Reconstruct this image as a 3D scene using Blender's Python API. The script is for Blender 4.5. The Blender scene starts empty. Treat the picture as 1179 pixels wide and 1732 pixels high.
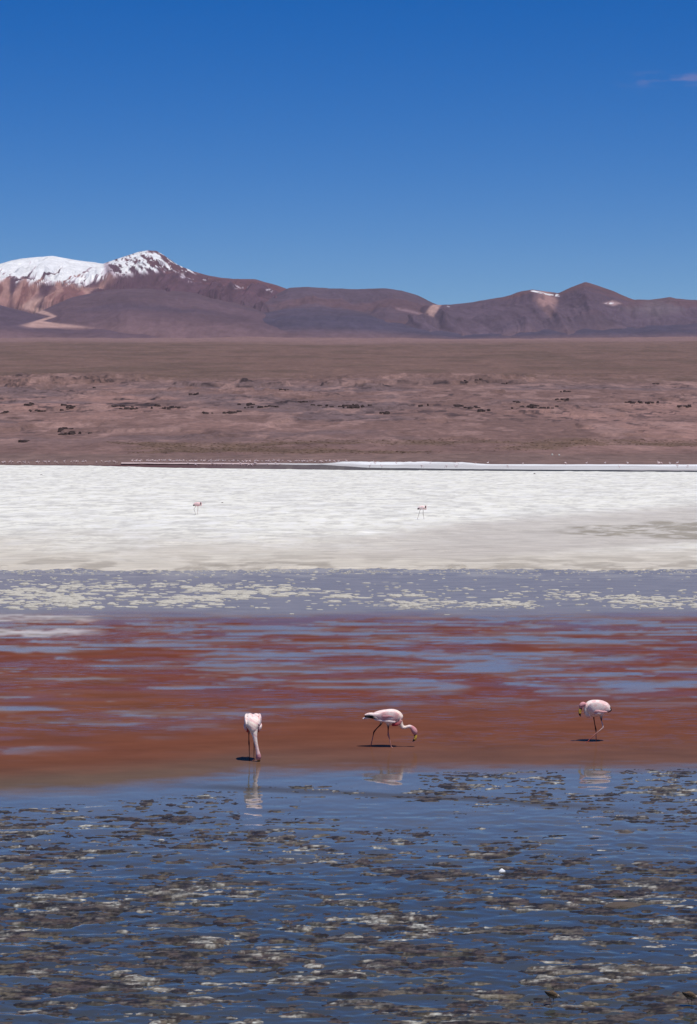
import bpy, bmesh, math, random
import numpy as np
from mathutils import Vector, kdtree

# ------------------------------------------------------------------ camera, sky, sun, exposure
scene = bpy.context.scene
COL = scene.collection
F = 3800.0            # focal length in photo pixels (photo 1179 x 1732)
HC = 4.5              # camera height above the lake, m
CX, CY, HZ = 589.5, 866.0, 755.0
PITCH = math.atan((CY - HZ) / F)

cam_data = bpy.data.cameras.new('camera')
cam = bpy.data.objects.new('camera', cam_data)
COL.objects.link(cam)
cam.location = (0, 0, HC)
cam.rotation_euler = (math.pi / 2 - PITCH, 0, 0)
cam_data.sensor_fit = 'VERTICAL'
cam_data.sensor_height = 36.0
cam_data.lens = F / 1732.0 * 36.0
cam_data.clip_start = 0.5
cam_data.clip_end = 80000
scene.camera = cam

SUN_DIR = Vector((0.20, -0.25, 0.95)).normalized()     # towards the sun
world = bpy.data.worlds.new('World')
scene.world = world
world.use_nodes = True
wn = world.node_tree
wn.nodes.clear()
w_out = wn.nodes.new('ShaderNodeOutputWorld')
w_bg = wn.nodes.new('ShaderNodeBackground')
w_sky = wn.nodes.new('ShaderNodeTexSky')
w_sky.sky_type = 'NISHITA'
w_sky.sun_disc = False
w_sky.sun_elevation = math.asin(SUN_DIR.z)
w_sky.sun_rotation = math.atan2(SUN_DIR.x, SUN_DIR.y)
w_sky.altitude = 4300
w_sky.air_density = 1.3
w_sky.dust_density = 0.0
w_sky.ozone_density = 4.5
w_bg.inputs['Strength'].default_value = 0.086
w_hs = wn.nodes.new('ShaderNodeHueSaturation')
w_hs.inputs['Hue'].default_value = 0.516
w_hs.inputs['Saturation'].default_value = 1.46
wn.links.new(w_sky.outputs[0], w_hs.inputs['Color'])
# a few faint wisps of high cloud to the right
w_tc = wn.nodes.new('ShaderNodeTexCoord')
w_sep = wn.nodes.new('ShaderNodeSeparateXYZ'); wn.links.new(w_tc.outputs['Generated'], w_sep.inputs[0])
w_map = wn.nodes.new('ShaderNodeMapping'); w_map.inputs['Scale'].default_value = (60, 60, 260)
wn.links.new(w_tc.outputs['Generated'], w_map.inputs[0])
w_noi = wn.nodes.new('ShaderNodeTexNoise'); w_noi.inputs['Scale'].default_value = 1.0; w_noi.inputs['Detail'].default_value = 5
wn.links.new(w_map.outputs[0], w_noi.inputs['Vector'])


def w_range(src, a, b, c, d):
    nd = wn.nodes.new('ShaderNodeMapRange'); nd.interpolation_type = 'SMOOTHSTEP'
    wn.links.new(src, nd.inputs[0])
    for i, v in enumerate((a, b, c, d)): nd.inputs[i + 1].default_value = v
    return nd.outputs[0]


def w_mul(a, b):
    nd = wn.nodes.new('ShaderNodeMath'); nd.operation = 'MULTIPLY'
    wn.links.new(a, nd.inputs[0])
    if isinstance(b, float): nd.inputs[1].default_value = b
    else: wn.links.new(b, nd.inputs[1])
    return nd.outputs[0]


w_m = w_mul(w_range(w_noi.outputs[0], .42, .62, 0, 1), w_mul(w_range(w_sep.outputs[2], .1545, .1585, 0, 1), w_range(w_sep.outputs[2], .1590, .1632, 1, 0)))
w_m = w_mul(w_mul(w_m, w_range(w_sep.outputs[0], .112, .135, 0, 1)), w_range(w_sep.outputs[1], .5, .8, 0, .30))
w_mix = wn.nodes.new('ShaderNodeMix'); w_mix.data_type = 'RGBA'
wn.links.new(w_m, w_mix.inputs[0]); wn.links.new(w_hs.outputs[0], w_mix.inputs[6])
w_mix.inputs[7].default_value = (4.0, 3.2, 5.0, 1)
wn.links.new(w_mix.outputs[2], w_bg.inputs['Color'])
wn.links.new(w_bg.outputs[0], w_out.inputs['Surface'])

sun_data = bpy.data.lights.new('sun', 'SUN')
sun_data.energy = 4.4
sun_data.angle = math.radians(0.53)
sun_data.color = (1.0, 0.96, 0.9)
sun = bpy.data.objects.new('sun', sun_data)
COL.objects.link(sun)
sun.rotation_euler = SUN_DIR.to_track_quat('Z', 'Y').to_euler()

scene.view_settings.view_transform = 'Standard'
scene.view_settings.look = 'None'
scene.view_settings.exposure = 0.0
scene.view_settings.gamma = 1.0
scene.view_settings.use_curve_mapping = False

# ------------------------------------------------------------------ helpers
random.seed(7)
rng = np.random.default_rng(11)
CP, SP = math.cos(PITCH), math.sin(PITCH)


def ray(x, y):
    a = (np.asarray(x, float) - CX) / F
    b = (CY - np.asarray(y, float)) / F
    return a, CP + b * SP, -SP + b * CP


def ground(x, y, z=0.0):
    """photo pixel -> point on the level z"""
    dx, dy, dz = ray(x, y)
    t = (z - HC) / dz
    return dx * t, dy * t


def at_dist(x, y, D):
    """photo pixel -> point at the horizontal distance D along +Y"""
    dx, dy, dz = ray(x, y)
    t = D / dy
    return dx * t, np.full_like(np.asarray(dx * t, float), 0) + D, HC + dz * t


def project(X, Y, Z):
    zz = Z - HC
    depth = Y * CP - zz * SP
    up = Y * SP + zz * CP
    return CX + F * X / depth, CY - F * up / depth


def _h(ix, iy, s):
    n = (ix.astype(np.int64) * 374761393 + iy.astype(np.int64) * 668265263 + s * 982451653) & 0xFFFFFFFF
    n = ((n ^ (n >> 13)) * 1274126177) & 0xFFFFFFFF
    n = (n ^ (n >> 16)) & 0xFFFFFFFF
    return n / 4294967295.0


def vnoise(x, y, s=0):
    x = np.asarray(x, float); y = np.asarray(y, float)
    x, y = np.broadcast_arrays(x, y)
    xi = np.floor(x); yi = np.floor(y)
    fx = x - xi; fy = y - yi
    fx = fx * fx * fx * (fx * (fx * 6 - 15) + 10); fy = fy * fy * fy * (fy * (fy * 6 - 15) + 10)
    a = _h(xi, yi, s); b = _h(xi + 1, yi, s); c = _h(xi, yi + 1, s); d = _h(xi + 1, yi + 1, s)
    return (a * (1 - fx) + b * fx) * (1 - fy) + (c * (1 - fx) + d * fx) * fy


def fbm(x, y, s=0, o=4, g=0.5, l=2.03):
    t = 0.0; a = 1.0; n = 0.0
    for i in range(o):
        t = t + a * vnoise(x + i * 17.3, y - i * 9.1, s + i * 31); n += a
        ca, sa = 0.8, 0.6
        x, y = (x * ca - y * sa) * l, (x * sa + y * ca) * l
        a *= g
    return t / n


def ridged(x, y, s=0, o=4, g=0.5):
    t = 0.0; a = 1.0; n = 0.0
    for i in range(o):
        t = t + a * (1 - np.abs(2 * vnoise(x + i * 7.7, y + i * 3.3, s + i * 13) - 1)); n += a
        x, y = x * 2.1, y * 2.1
        a *= g
    return t / n


def sst(a, b, x):
    t = np.clip((x - a) / (b - a), 0, 1)
    return t * t * (3 - 2 * t)


def lerp3(c0, c1, t):
    return c0 * (1 - t[..., None]) + np.asarray(c1) * t[..., None]


def link(o, parent=None):
    COL.objects.link(o)
    if parent:
        o.parent = parent
    return o


def tag(o, label=None, cat=None, group=None, kind=None):
    if label: o['label'] = label
    if cat: o['category'] = cat
    if group: o['group'] = group
    if kind: o['kind'] = kind
    return o


def mesh_np(name, V, Q, smooth=True, attrs=None):
    """V (n,3) floats, Q (m,4 or 3) ints"""
    me = bpy.data.meshes.new(name)
    V = np.ascontiguousarray(V, np.float32); Q = np.ascontiguousarray(Q, np.int32)
    k = Q.shape[1]
    me.vertices.add(len(V)); me.vertices.foreach_set('co', V.ravel())
    me.loops.add(Q.size); me.loops.foreach_set('vertex_index', Q.ravel())
    me.polygons.add(len(Q))
    me.polygons.foreach_set('loop_start', np.arange(0, Q.size, k, dtype=np.int32))
    me.update(calc_edges=True)
    me.polygons.foreach_set('use_smooth', np.full(len(Q), smooth))
    for an, a in (attrs or {}).items():
        a = np.asarray(a, np.float32)
        at = me.attributes.new(an, 'FLOAT_COLOR', 'POINT')
        buf = np.ones((len(V), 4), np.float32); buf[:, :a.shape[1]] = a
        at.data.foreach_set('color', buf.ravel())
    me.validate()
    return me


def grid_quads(nr, nc):
    i = np.arange(nr * nc).reshape(nr, nc)
    return np.stack([i[:-1, :-1], i[:-1, 1:], i[1:, 1:], i[1:, :-1]], -1).reshape(-1, 4)


def grid_obj(name, X, Y, Z, mat, attrs=None, keep=None):
    nr, nc = X.shape
    V = np.stack([X, Y, Z], -1).reshape(-1, 3)
    Q = grid_quads(nr, nc)
    A = {k: a.reshape(-1, a.shape[-1]) for k, a in (attrs or {}).items()}
    if keep is not None:
        Q = Q[keep.reshape(-1)]
        used = np.unique(Q); re = np.zeros(len(V), np.int64); re[used] = np.arange(len(used))
        V = V[used]; Q = re[Q]; A = {k: a[used] for k, a in A.items()}
    me = mesh_np(name, V, Q, True, A)
    me.materials.append(mat)
    return link(bpy.data.objects.new(name, me))


class NT:
    def __init__(self, name):
        self.m = bpy.data.materials.new(name); self.m.use_nodes = True
        self.t = self.m.node_tree; self.t.nodes.clear()
        self.out = self.t.nodes.new('ShaderNodeOutputMaterial')

    def n(self, typ, inputs=None, **props):
        nd = self.t.nodes.new('ShaderNode' + typ)
        for k, v in props.items(): setattr(nd, k, v)
        for k, v in (inputs or {}).items(): self.set(nd, k, v)
        return nd

    def set(self, nd, k, v):
        s = nd.inputs[k]
        if isinstance(v, bpy.types.NodeSocket): self.t.links.new(v, s)
        elif isinstance(v, bpy.types.Node): self.t.links.new(v.outputs[0], s)
        else:
            if isinstance(v, (tuple, list)) and len(v) == 3 and s.type == 'RGBA': v = (*v, 1)
            s.default_value = v

    def math(self, op, a, b=0.0, clamp=False):
        return self.n('Math', {0: a, 1: b}, operation=op, use_clamp=clamp).outputs[0]

    def mix(self, f, a, b, blend='MIX'):
        nd = self.n('Mix', data_type='RGBA', blend_type=blend)
        self.set(nd, 0, f); self.set(nd, 6, a); self.set(nd, 7, b)
        return nd.outputs[2]

    def rng(self, v, a, b, c=0.0, d=1.0):
        return self.n('MapRange', {0: v, 1: a, 2: b, 3: c, 4: d}).outputs[0]

    def pos(self, scale=(1, 1, 1), obj=False):
        src = self.n('TexCoord').outputs['Object'] if obj else self.n('NewGeometry').outputs['Position']
        return self.n('Mapping', {0: src, 3: scale}).outputs[0]

    def noise(self, vec, scale, detail=4.0, rough=0.55, dist=0.0):
        return self.n('TexNoise', {'Vector': vec, 'Scale': scale, 'Detail': detail, 'Roughness': rough,
                                   'Distortion': dist}).outputs[0]

    def attr(self, name):
        return self.n('Attribute', attribute_name=name).outputs['Color']

    def done(self, sh):
        self.t.links.new(sh.outputs[0], self.out.inputs['Surface']); return self.m


def ground_material(name, rough=0.9, layers=(), bump=None, spec=0.2):
    """vertex colour 'Col' times world-space noise layers (scale_vec, scale, lo, hi)"""
    k = NT(name)
    c = k.attr('Col')
    for sv, sc, lo, hi in layers:
        f = k.rng(k.noise(k.pos(sv), sc, 6, 0.6), 0.3, 0.7, lo, hi)
        c = k.mix(1.0, c, k.n('CombineColor', {0: f, 1: f, 2: f}).outputs[0], 'MULTIPLY')
    b = k.n('BsdfPrincipled', {'Base Color': c, 'Roughness': rough, 'Specular IOR Level': spec})
    if bump:
        sv, sc, st, dist = bump
        bn = k.n('Bump', {'Height': k.noise(k.pos(sv), sc, 6, 0.6), 'Strength': st, 'Distance': dist})
        k.set(b, 'Normal', bn.outputs[0])
    return k.done(b)


def plain_material(name, color, rough=0.6, spec=0.3, var=0.12, scale=60, bump=0.0):
    k = NT(name)
    f = k.rng(k.noise(k.pos(obj=True), scale, 4, 0.6), 0.3, 0.7, 1 - var, 1 + var)
    c = k.mix(1.0, color, k.n('CombineColor', {0: f, 1: f, 2: f}).outputs[0], 'MULTIPLY')
    b = k.n('BsdfPrincipled', {'Base Color': c, 'Roughness': rough, 'Specular IOR Level': spec})
    if bump:
        bn = k.n('Bump', {'Height': k.noise(k.pos(obj=True), scale * 1.5, 4, 0.6), 'Strength': bump, 'Distance': 0.01})
        k.set(b, 'Normal', bn.outputs[0])
    return k.done(b)


def attr_material(name, rough=0.7, spec=0.2, var=0.1, scale=50, bump=0.0, sv=(1, 1, 1)):
    k = NT(name)
    f = k.rng(k.noise(k.pos(sv, obj=True), scale, 4, 0.6), 0.3, 0.7, 1 - var, 1 + var)
    c = k.mix(1.0, k.attr('Col'), k.n('CombineColor', {0: f, 1: f, 2: f}).outputs[0], 'MULTIPLY')
    b = k.n('BsdfPrincipled', {'Base Color': c, 'Roughness': rough, 'Specular IOR Level': spec})
    if bump:
        bn = k.n('Bump', {'Height': k.noise(k.pos(sv, obj=True), scale, 4, 0.6), 'Strength': bump, 'Distance': 0.01})
        k.set(b, 'Normal', bn.outputs[0])
    return k.done(b)


# ------------------------------------------------------------------ far shore, plain and mountains
def shore_px(x):
    return np.interp(x, [-400, 200, 560, 1200, 1600], [782.3, 782.6, 785.2, 785.6, 786.0])


D_PTS = [560, 640, 700, 800, 900, 1200, 1600, 2000, 3000, 4000, 6000, 8000, 10000, 12500, 15000, 19500]
Y_PTS = [786, 780, 771, 752, 736, 701, 668, 645, 620, 604, 588, 578, 571.5, 566, 560, 556]


def plain_px(d):
    return np.interp(np.log(d), np.log(D_PTS), Y_PTS)


def plain_z(d):
    return HC + d * (HZ - plain_px(d)) / F


TERR = {}


def on_plain(px, py):
    """first point of the plain seen through a photo pixel"""
    c = int(np.clip(np.searchsorted(TERR['az'], math.atan((px - CX) / F)), 0, len(TERR['az']) - 1))
    col = TERR['PY'][:, c]
    r = int(np.argmax(col <= py))
    return float(TERR['X'][r, c]), float(TERR['Y'][r, c]), float(TERR['Z'][r, c])


def build_terrain():
    nr, nc = 420, 780
    az = np.linspace(-math.radians(13.5), math.radians(13.5), nc)
    u = np.linspace(0, 1, nr)
    d = np.exp(np.interp(u, [0, .1, .3, .62, .85, 1], np.log([520, 660, 900, 2000, 6000, 19500])))
    D, A = np.meshgrid(d, az, indexing='ij')
    X = D * np.tan(A); Y = D.copy()
    px = CX + F * np.tan(A)
    # smooth the profile a little so the pieces of the slope do not crease
    z = (plain_z(D * 0.96) + plain_z(D) * 2 + plain_z(D * 1.04)) / 4
    # the water line
    dsh = HC * F / (shore_px(px) - HZ)
    land = D - dsh + 16 * (fbm(X / 60, Y / 60, 3) - .5)
    z = np.where(land < 0, np.maximum(land * 0.03, -0.6), np.minimum(z, land * 0.055))
    yp = plain_px(D)
    # old lava benches: broken ledges that face the lake
    b1 = sst(705, 640, yp) * sst(628, 650, yp)
    n1 = fbm(X / 150 + 1.5 * fbm(X / 260, Y / 420, 5), Y / 300, 7, 6, .55)
    rag = ridged(X / 20, Y / 50, 9, 4)
    led = sst(.50, .515, n1) * 3.0 + sst(.585, .60, n1) * 3.0
    z += b1 * led * (0.5 + .9 * rag)
    z += b1 * (ridged(X / 34, Y / 90, 10, 4) - .5) * 3.2
    b2 = sst(775, 720, yp) * sst(660, 700, yp)
    n2 = fbm(X / 60, Y / 110, 21, 5)
    z += b2 * (sst(.55, .57, n2) * 1.2 * (.4 + rag) + 1.6 * (fbm(X / 22, Y / 40, 23, 5, .6) - .5))
    b3 = sst(640, 620, yp)
    z += b3 * (fbm(X / 500, Y / 900, 31, 5) - .5) * np.clip((D - 2000) / 4000, 0, 1) * 22
    z += sst(0, 120, land) * (fbm(X / 14, Y / 25, 33, 4) - .5) * 1.2
    # colours of the ground itself
    base = np.zeros(X.shape + (3,)) + np.array([.128, .088, .082])
    pink = fbm(X / 170, Y / 260, 41, 5)
    base = lerp3(base, [.19, .128, .118], sst(.50, .66, pink) * sst(770, 735, yp) * sst(635, 665, yp))
    grey = fbm(X / 120 + 9, Y / 200, 43, 5)
    base = lerp3(base, [.105, .082, .088], sst(.5, .64, grey) * sst(760, 730, yp) * sst(640, 660, yp) * .9)
    # shore strip of grey brown mud
    base = lerp3(base, [.125, .092, .085], sst(768, 773, yp + 4 * fbm(X / 40, Y / 40, 44)))
    # olive tussock cover near the shore and on the high plain
    ol = fbm(X / 55, Y / 70, 45, 5)
    base = lerp3(base, [.098, .070, .052], sst(.46, .60, ol) * sst(743, 750, yp) * sst(770, 764, yp) * .9)
    hi = sst(652, 632, yp + 14 * (fbm(X / 200, Y / 500, 47) - .5)) * sst(574, 584, yp)
    base = lerp3(base, [.116, .080, .069], hi)
    tuf = fbm(X / 90, Y / 220, 48, 5)
    base = lerp3(base, [.088, .064, .052], hi * sst(.48, .62, tuf) * .8)
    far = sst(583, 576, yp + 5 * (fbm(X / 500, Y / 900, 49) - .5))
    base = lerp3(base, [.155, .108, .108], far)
    # dark lava and painted-in shade on ledge faces, dark loose blocks
    gz = np.abs(np.gradient(z, axis=0)) / np.gradient(Y, axis=0)
    lip = np.maximum(np.exp(-((n1 - .507) / .017) ** 2), np.exp(-((n1 - .592) / .017) ** 2))
    clus = sst(.42, .52, fbm(X / 130, Y / 260, 54, 4))
    crumb = sst(.47, .54, fbm(X / 11, Y / 26, 50, 4, .6))
    base = lerp3(base, [.032, .024, .026], np.clip(lip * crumb * clus * 1.3, 0, 1) * sst(730, 708, yp) * sst(636, 650, yp))
    blk = fbm(X / 6, Y / 18, 51, 4, .6)
    bm = fbm(X / 70, Y / 130, 52, 4)
    base = lerp3(base, [.055, .040, .042], sst(.58, .66, blk) * sst(.45, .62, bm) * sst(752, 720, yp) * sst(628, 650, yp) * .9)
    lt = fbm(X / 16, Y / 60, 55, 5, .6)
    base = lerp3(base, [.20, .142, .135], sst(.56, .68, lt) * sst(772, 735, yp) * sst(628, 650, yp) * .75)
    mat = ground_material('terrain_ground', .95, [((1, .35, 1), .02, .9, 1.1), ((1, .4, 1), .16, .75, 1.25), ((1, .25, 1), .04, .84, 1.16), ((1, .5, 1), .5, .80, 1.20)],
                          ((1, .5, 1), .12, .6, 3.0))
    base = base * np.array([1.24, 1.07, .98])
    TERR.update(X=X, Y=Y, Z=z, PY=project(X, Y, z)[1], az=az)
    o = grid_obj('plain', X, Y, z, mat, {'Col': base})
    return tag(o, 'brown volcanic plain rising from the far shore', kind='structure')


build_terrain()


def mountain(name, label, prof, D, front, seed, paint, rough_amp=60, ncol=None, shape=1.25, gully=70, back=2600, rows=72, edge=5, dens=.6):
    """ridge whose crest runs through pixel profile at distance D (number or list per point); slopes both ways"""
    pxs = np.array([p[0] for p in prof], float); pys = np.array([p[1] for p in prof], float)
    Ds = np.array(D if isinstance(D, (list, tuple)) else [D] * len(prof), float)
    n = ncol or int((pxs[-1] - pxs[0]) * dens)
    x = np.linspace(pxs[0], pxs[-1], n)
    # smooth profile with a little natural roughness
    y = np.interp(x, pxs, pys)
    kk = np.array([1, 2, 3, 2, 1.]) / 9
    y = np.convolve(np.pad(y, 2, 'edge'), kk, 'valid')
    y = y + 1.8 * (fbm(x / 22, 0 * x, seed, 4) - .5)
    dc = np.interp(x, pxs, Ds) + 350 * (fbm(x / 60, 0 * x, seed + 1, 3) - .5)
    zc = HC + dc * (HZ - y) / F
    v = np.concatenate([np.linspace(0, 1, rows), 1 + np.linspace(.04, 1, 12)])
    Vg, Xp = np.meshgrid(v, x, indexing='ij')
    dcg = np.broadcast_to(dc, Vg.shape); zcg = np.broadcast_to(zc, Vg.shape)
    Dg = np.where(Vg <= 1, dcg - front * (1 - Vg), dcg + back * (Vg - 1))
    X = Dg * (Xp - CX) / F
    pl = plain_z(Dg) - 25
    vv = np.clip(Vg, 0, 1)
    up = vv ** shape
    dn = np.clip(2 - Vg, 0, 1) ** 1.3
    S = np.where(Vg <= 1, up, dn)
    Z = pl + (zcg - pl) * S
    wob = X + 500 * (fbm(X / 1500, Dg / 1500, seed + 5, 3) - .5)
    gul = ridged(wob / gully / 4, Dg / 3500, seed + 2, 4) - .55
    lump = fbm(X / 900, Dg / 900, seed + 3, 5) - .5
    env = np.where(Vg <= 1, np.clip(vv * 4, 0, 1) * np.clip((1 - vv) * edge, 0, 1), 0)
    tall = np.clip((zcg - pl) / 500, 0.05, 1.2)
    rel = gul * rough_amp + lump * rough_amp * 1.6
    rel = np.minimum(rel, rel * (1 - sst(.55, .9, vv)))
    Z = Z + env * tall * rel
    PX, PY = project(X, Dg, Z)
    base = paint(X, Dg, Z, PX, PY, vv, seed, gul)
    snowy = sst(.45, .6, base[..., 1])[..., None]
    base = base * (np.array([1.16, 1.02, 1.10]) * (1 - snowy) + snowy)
    return tag(grid_obj(name, X, Dg, Z, MOUNT, {'Col': base}), label, kind='structure')


MOUNT = ground_material('mountain_rock', .95, [((1, 1, 1), .0016, .88, 1.12), ((1, .6, .6), .009, .86, 1.14), ((1, .4, .7), .035, .86, 1.14)],
                        ((1, .5, .5), .014, .6, 25.0))


def rockmix(X, D, Z, seed, c0, c1, sc=900.0):
    n = fbm(X / sc, (D + 2 * Z) / sc, seed + 40, 5)
    base = np.zeros(X.shape + (3,)) + np.array(c0)
    return lerp3(base, c1, sst(.38, .62, n))


def paint_snow(X, D, Z, PX, PY, v, seed, gul):
    c = rockmix(X, D, Z, seed, [.105, .055, .058], [.078, .048, .06])
    # lower flank greys out
    c = lerp3(c, [.085, .062, .074], sst(490, 540, PY))
    # pale pink beige scree under the left snow cap
    dn = fbm(X / 110 + 2.5 * (fbm(X / 500, Z / 300, 61, 3)), Z / 260, 62, 4)
    zone = sst(200, 165, PX + .4 * (PY - 480)) * sst(455, 470, PY) * sst(540, 500, PY)
    c = lerp3(c, [.29, .185, .150], zone * sst(.42, .60, dn) * .9)
    c = lerp3(c, [.12, .06, .06], zone * sst(.58, .66, dn) * .8)
    # snow: full cap on the left, streaks on the peak to the right
    st = fbm(X / 26 + 1.2 * fbm(X / 260, Z / 200, 67, 3), Z / 330, 63, 5, .6)
    line = np.interp(PX, [-400, 0, 60, 110, 150, 180, 200], [478, 474, 476, 478, 482, 476, 468]) + 16 * (dn - .5) + 22 * (st - .5)
    capL = sst(2, -5, PY - line) * sst(186, 172, PX) * sst(.33, .44, st + .25 * (gul + .05) + .17 * sst(0, -32, PY - line))
    diag = .55 * fbm((X + 1.1 * Z) / 30, (Z - .6 * X) / 220, 64, 5, .6) + .45 * fbm((X + .8 * Z) / 14, (Z - .6 * X) / 60, 68, 4)
    lineR = np.interp(PX, [160, 200, 240, 280, 335, 345], [476, 466, 461, 459, 463, 462])
    capR = sst(180, 196, PX + .5 * (455 - PY)) * sst(338, 325, PX) * sst(4, -4, PY - lineR) * sst(.475, .52, diag + .0010 * (lineR - PY) - .05 * sst(265, 330, PX))
    top = sst(247, 252, PX) * sst(292, 276, PX) * sst(428.5, 427, PY)
    capR = capR * (1 - .8 * top)
    spots = sst(.69, .72, fbm(X / 38, Z / 20, 66, 3)) * (sst(300, 310, PX) * sst(360, 345, PX) * sst(460, 464, PY) * sst(479, 473, PY)
                                                        + sst(392, 400, PX) * sst(424, 414, PX) * sst(481, 483, PY) * sst(489, 487, PY)
                                                        + sst(448, 452, PX) * sst(466, 460, PX) * sst(488, 490, PY) * sst(495, 493, PY))
    c = lerp3(c, [.66, .66, .66], np.clip(capL + capR + spots * .6, 0, 1))
    # pale wash running down to the plain
    cx_ = np.interp(PY, [500, 520, 528, 535, 543, 550, 556], [70, 45, 70, 92, 66, 80, 110])
    wd = np.interp(PY, [500, 520, 528, 535, 543, 550, 556], [7, 14, 12, 7, 8, 45, 60])
    c = lerp3(c, [.31, .22, .18], sst(wd * 1.3, wd * .6, np.abs(PX - cx_) + 6 * (dn - .5)) * sst(498, 512, PY) * sst(557, 552, PY))
    return c


TONE = ([.074, .056, .070], [.088, .062, .070])


def paint_dark(X, D, Z, PX, PY, v, seed, gul):
    c = rockmix(X, D, Z, seed, *TONE)
    c = lerp3(c, [.125, .086, .086], sst(.34, .02, v))
    # the same pale wash crosses the foot of the hills
    dn = fbm(X / 110, Z / 200, 62, 4)
    cx_ = np.interp(PY, [515, 520, 528, 535, 543, 550, 556], [40, 45, 70, 92, 66, 80, 110])
    wd = np.interp(PY, [515, 520, 528, 535, 543, 550, 556], [16, 14, 12, 7, 8, 45, 60])
    c = lerp3(c, [.31, .22, .18], sst(wd * 1.3, wd * .6, np.abs(PX - cx_) + 6 * (dn - .5)) * sst(517, 522, PY) * sst(557, 552, PY))
    return c


def paint_mid(X, D, Z, PX, PY, v, seed, gul):
    c = rockmix(X, D, Z, seed, [.078, .060, .074], [.092, .062, .068])
    c = lerp3(c, [.118, .084, .086], sst(.22, .02, v))
    # pale scar
    ln = np.interp(PX, [660, 700, 730], [520, 528, 536])
    c = lerp3(c, [.17, .125, .13], sst(3.2, .8, np.abs(PY - ln)) * sst(665, 675, PX) * sst(722, 705, PX))
    return c


def paint_right(X, D, Z, PX, PY, v, seed, gul):
    c = rockmix(X, D, Z, seed, [.098, .060, .062], [.076, .056, .070])
    c = lerp3(c, [.082, .064, .080], sst(500, 545, PY))
    c = lerp3(c, [.12, .086, .088], sst(.2, .02, v))
    dn = fbm(X / 60, Z / 120, 71, 4)
    bowl = sst(34, 14, np.abs(PX - 922 - .25 * (PY - 500)) * 1.15 + np.abs(PY - 508) * .9 + 14 * (dn - .5))
    c = lerp3(c, [.24, .16, .14], bowl * (.45 + .5 * sst(.4, .6, dn)))
    patch = sst(14, 6, np.abs(PX - 733) * .8 + np.abs(PY - 523 + .5 * (PX - 733)) + 8 * (dn - .5))
    c = lerp3(c, [.32, .23, .19], patch)
    p2 = sst(10, 3, np.abs(PX - 1036) * .45 + np.abs(PY - 513) * 1.6 + 6 * (dn - .5))
    c = lerp3(c, [.24, .18, .17], p2)
    grn = sst(40, 10, np.abs(PX - 1110) * .5 + np.abs(PY - 522) * 1.6 + 20 * (dn - .5))
    c = lerp3(c, [.115, .100, .105], grn * .6)
    s1 = np.interp(PX, [898, 915, 930, 946], [491.5, 495, 498.5, 500.5])
    sn = sst(1.9, .7, np.abs(PY - s1)) * sst(896, 900, PX) * sst(948, 944, PX)
    sn = np.maximum(sn, sst(4.5, 2.5, np.abs(PX - 940) * .6 + np.abs(PY - 498.5) * 2.2))
    sn = np.maximum(sn, sst(4, 1.5, np.abs(PX - 757) * .7 + np.abs(PY - 519) * 2))
    sn = np.maximum(sn, sst(4, 2, np.abs(PX - 1032) * .35 + np.abs(PY - 513) * 2) * .8)
    return lerp3(c, [.75, .75, .75], sn * sst(.36, .46, fbm(X / 16, Z / 10, 72, 3)))


mountain('mountain', 'snow capped red brown volcano on the left of the skyline',
         [(-420, 480), (-250, 462), (-120, 452), (0, 447), (40, 438), (90, 434), (130, 441), (176, 447), (205, 437), (232, 428),
          (252, 424.5), (266, 425), (280, 434), (300, 448), (330, 461), (360, 468), (395, 473), (432, 473), (460, 481), (490, 490),
          (540, 505), (640, 535), (760, 566)], 15500, 5200, 101, paint_snow, 120, shape=1.2, gully=34, rows=150, edge=11, dens=.85)
mountain('hill', 'broad dark violet dome hill in front of the snowy volcano',
         [(-60, 572), (20, 548), (70, 527), (120, 504), (180, 491), (250, 488.5), (330, 496), (400, 512), (460, 532), (520, 552), (580, 572)],
         11800, 2300, 111, paint_dark, 40, shape=.9, gully=80)
mountain('hill', 'low dark hills at the left edge below the beige slopes',
         [(-420, 505), (-200, 500), (-80, 505), (-20, 512), (20, 521), (60, 532), (110, 545), (180, 551), (240, 560), (300, 572)],
         10900, 1700, 121, paint_dark, 22, shape=.9, gully=90)
mountain('hill', 'long flat topped brown ridge in the middle of the skyline',
         [(400, 560), (450, 508), (490, 487.5), (520, 486), (560, 489), (605, 489.5), (650, 488), (680, 492), (708, 501), (735, 514), (790, 535),
          (860, 566)], 13500, 3300, 131, paint_mid, 70, shape=1.0, gully=50)
mountain('mountain', 'dark twin peaked mountain on the right with a pale bowl and thin snow patches',
         [(640, 566), (690, 530), (722, 516), (760, 515.5), (800, 511.5), (850, 503), (880, 494), (900, 490), (922, 494), (944, 496), (962, 488),
          (978, 481.5), (989, 477.5), (997, 479.5), (1009, 484), (1040, 495), (1072, 508), (1100, 507.5), (1124, 504), (1132, 503), (1142, 506), (1179, 508),
          (1260, 503), (1400, 512), (1600, 520)], 12900, 3100, 141, paint_right, 110, shape=1.05, gully=45, rows=110, edge=9, dens=.75)
TONE = ([.056, .050, .070], [.070, .056, .070])
mountain('hill', 'low smooth violet hill at the foot of the flat topped ridge',
         [(320, 570), (370, 553), (420, 535), (480, 524), (540, 519), (590, 524), (640, 535), (700, 550), (780, 568)],
         11300, 1700, 151, paint_dark, 40, shape=.9, gully=60)
mountain('hill', 'faint low rise in front of the twin peaked mountain',
         [(760, 571), (850, 560), (930, 553), (1010, 549), (1090, 551), (1179, 546), (1300, 549), (1500, 560)],
         11100, 1500, 161, paint_dark, 18, shape=.9, gully=110)


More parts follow.
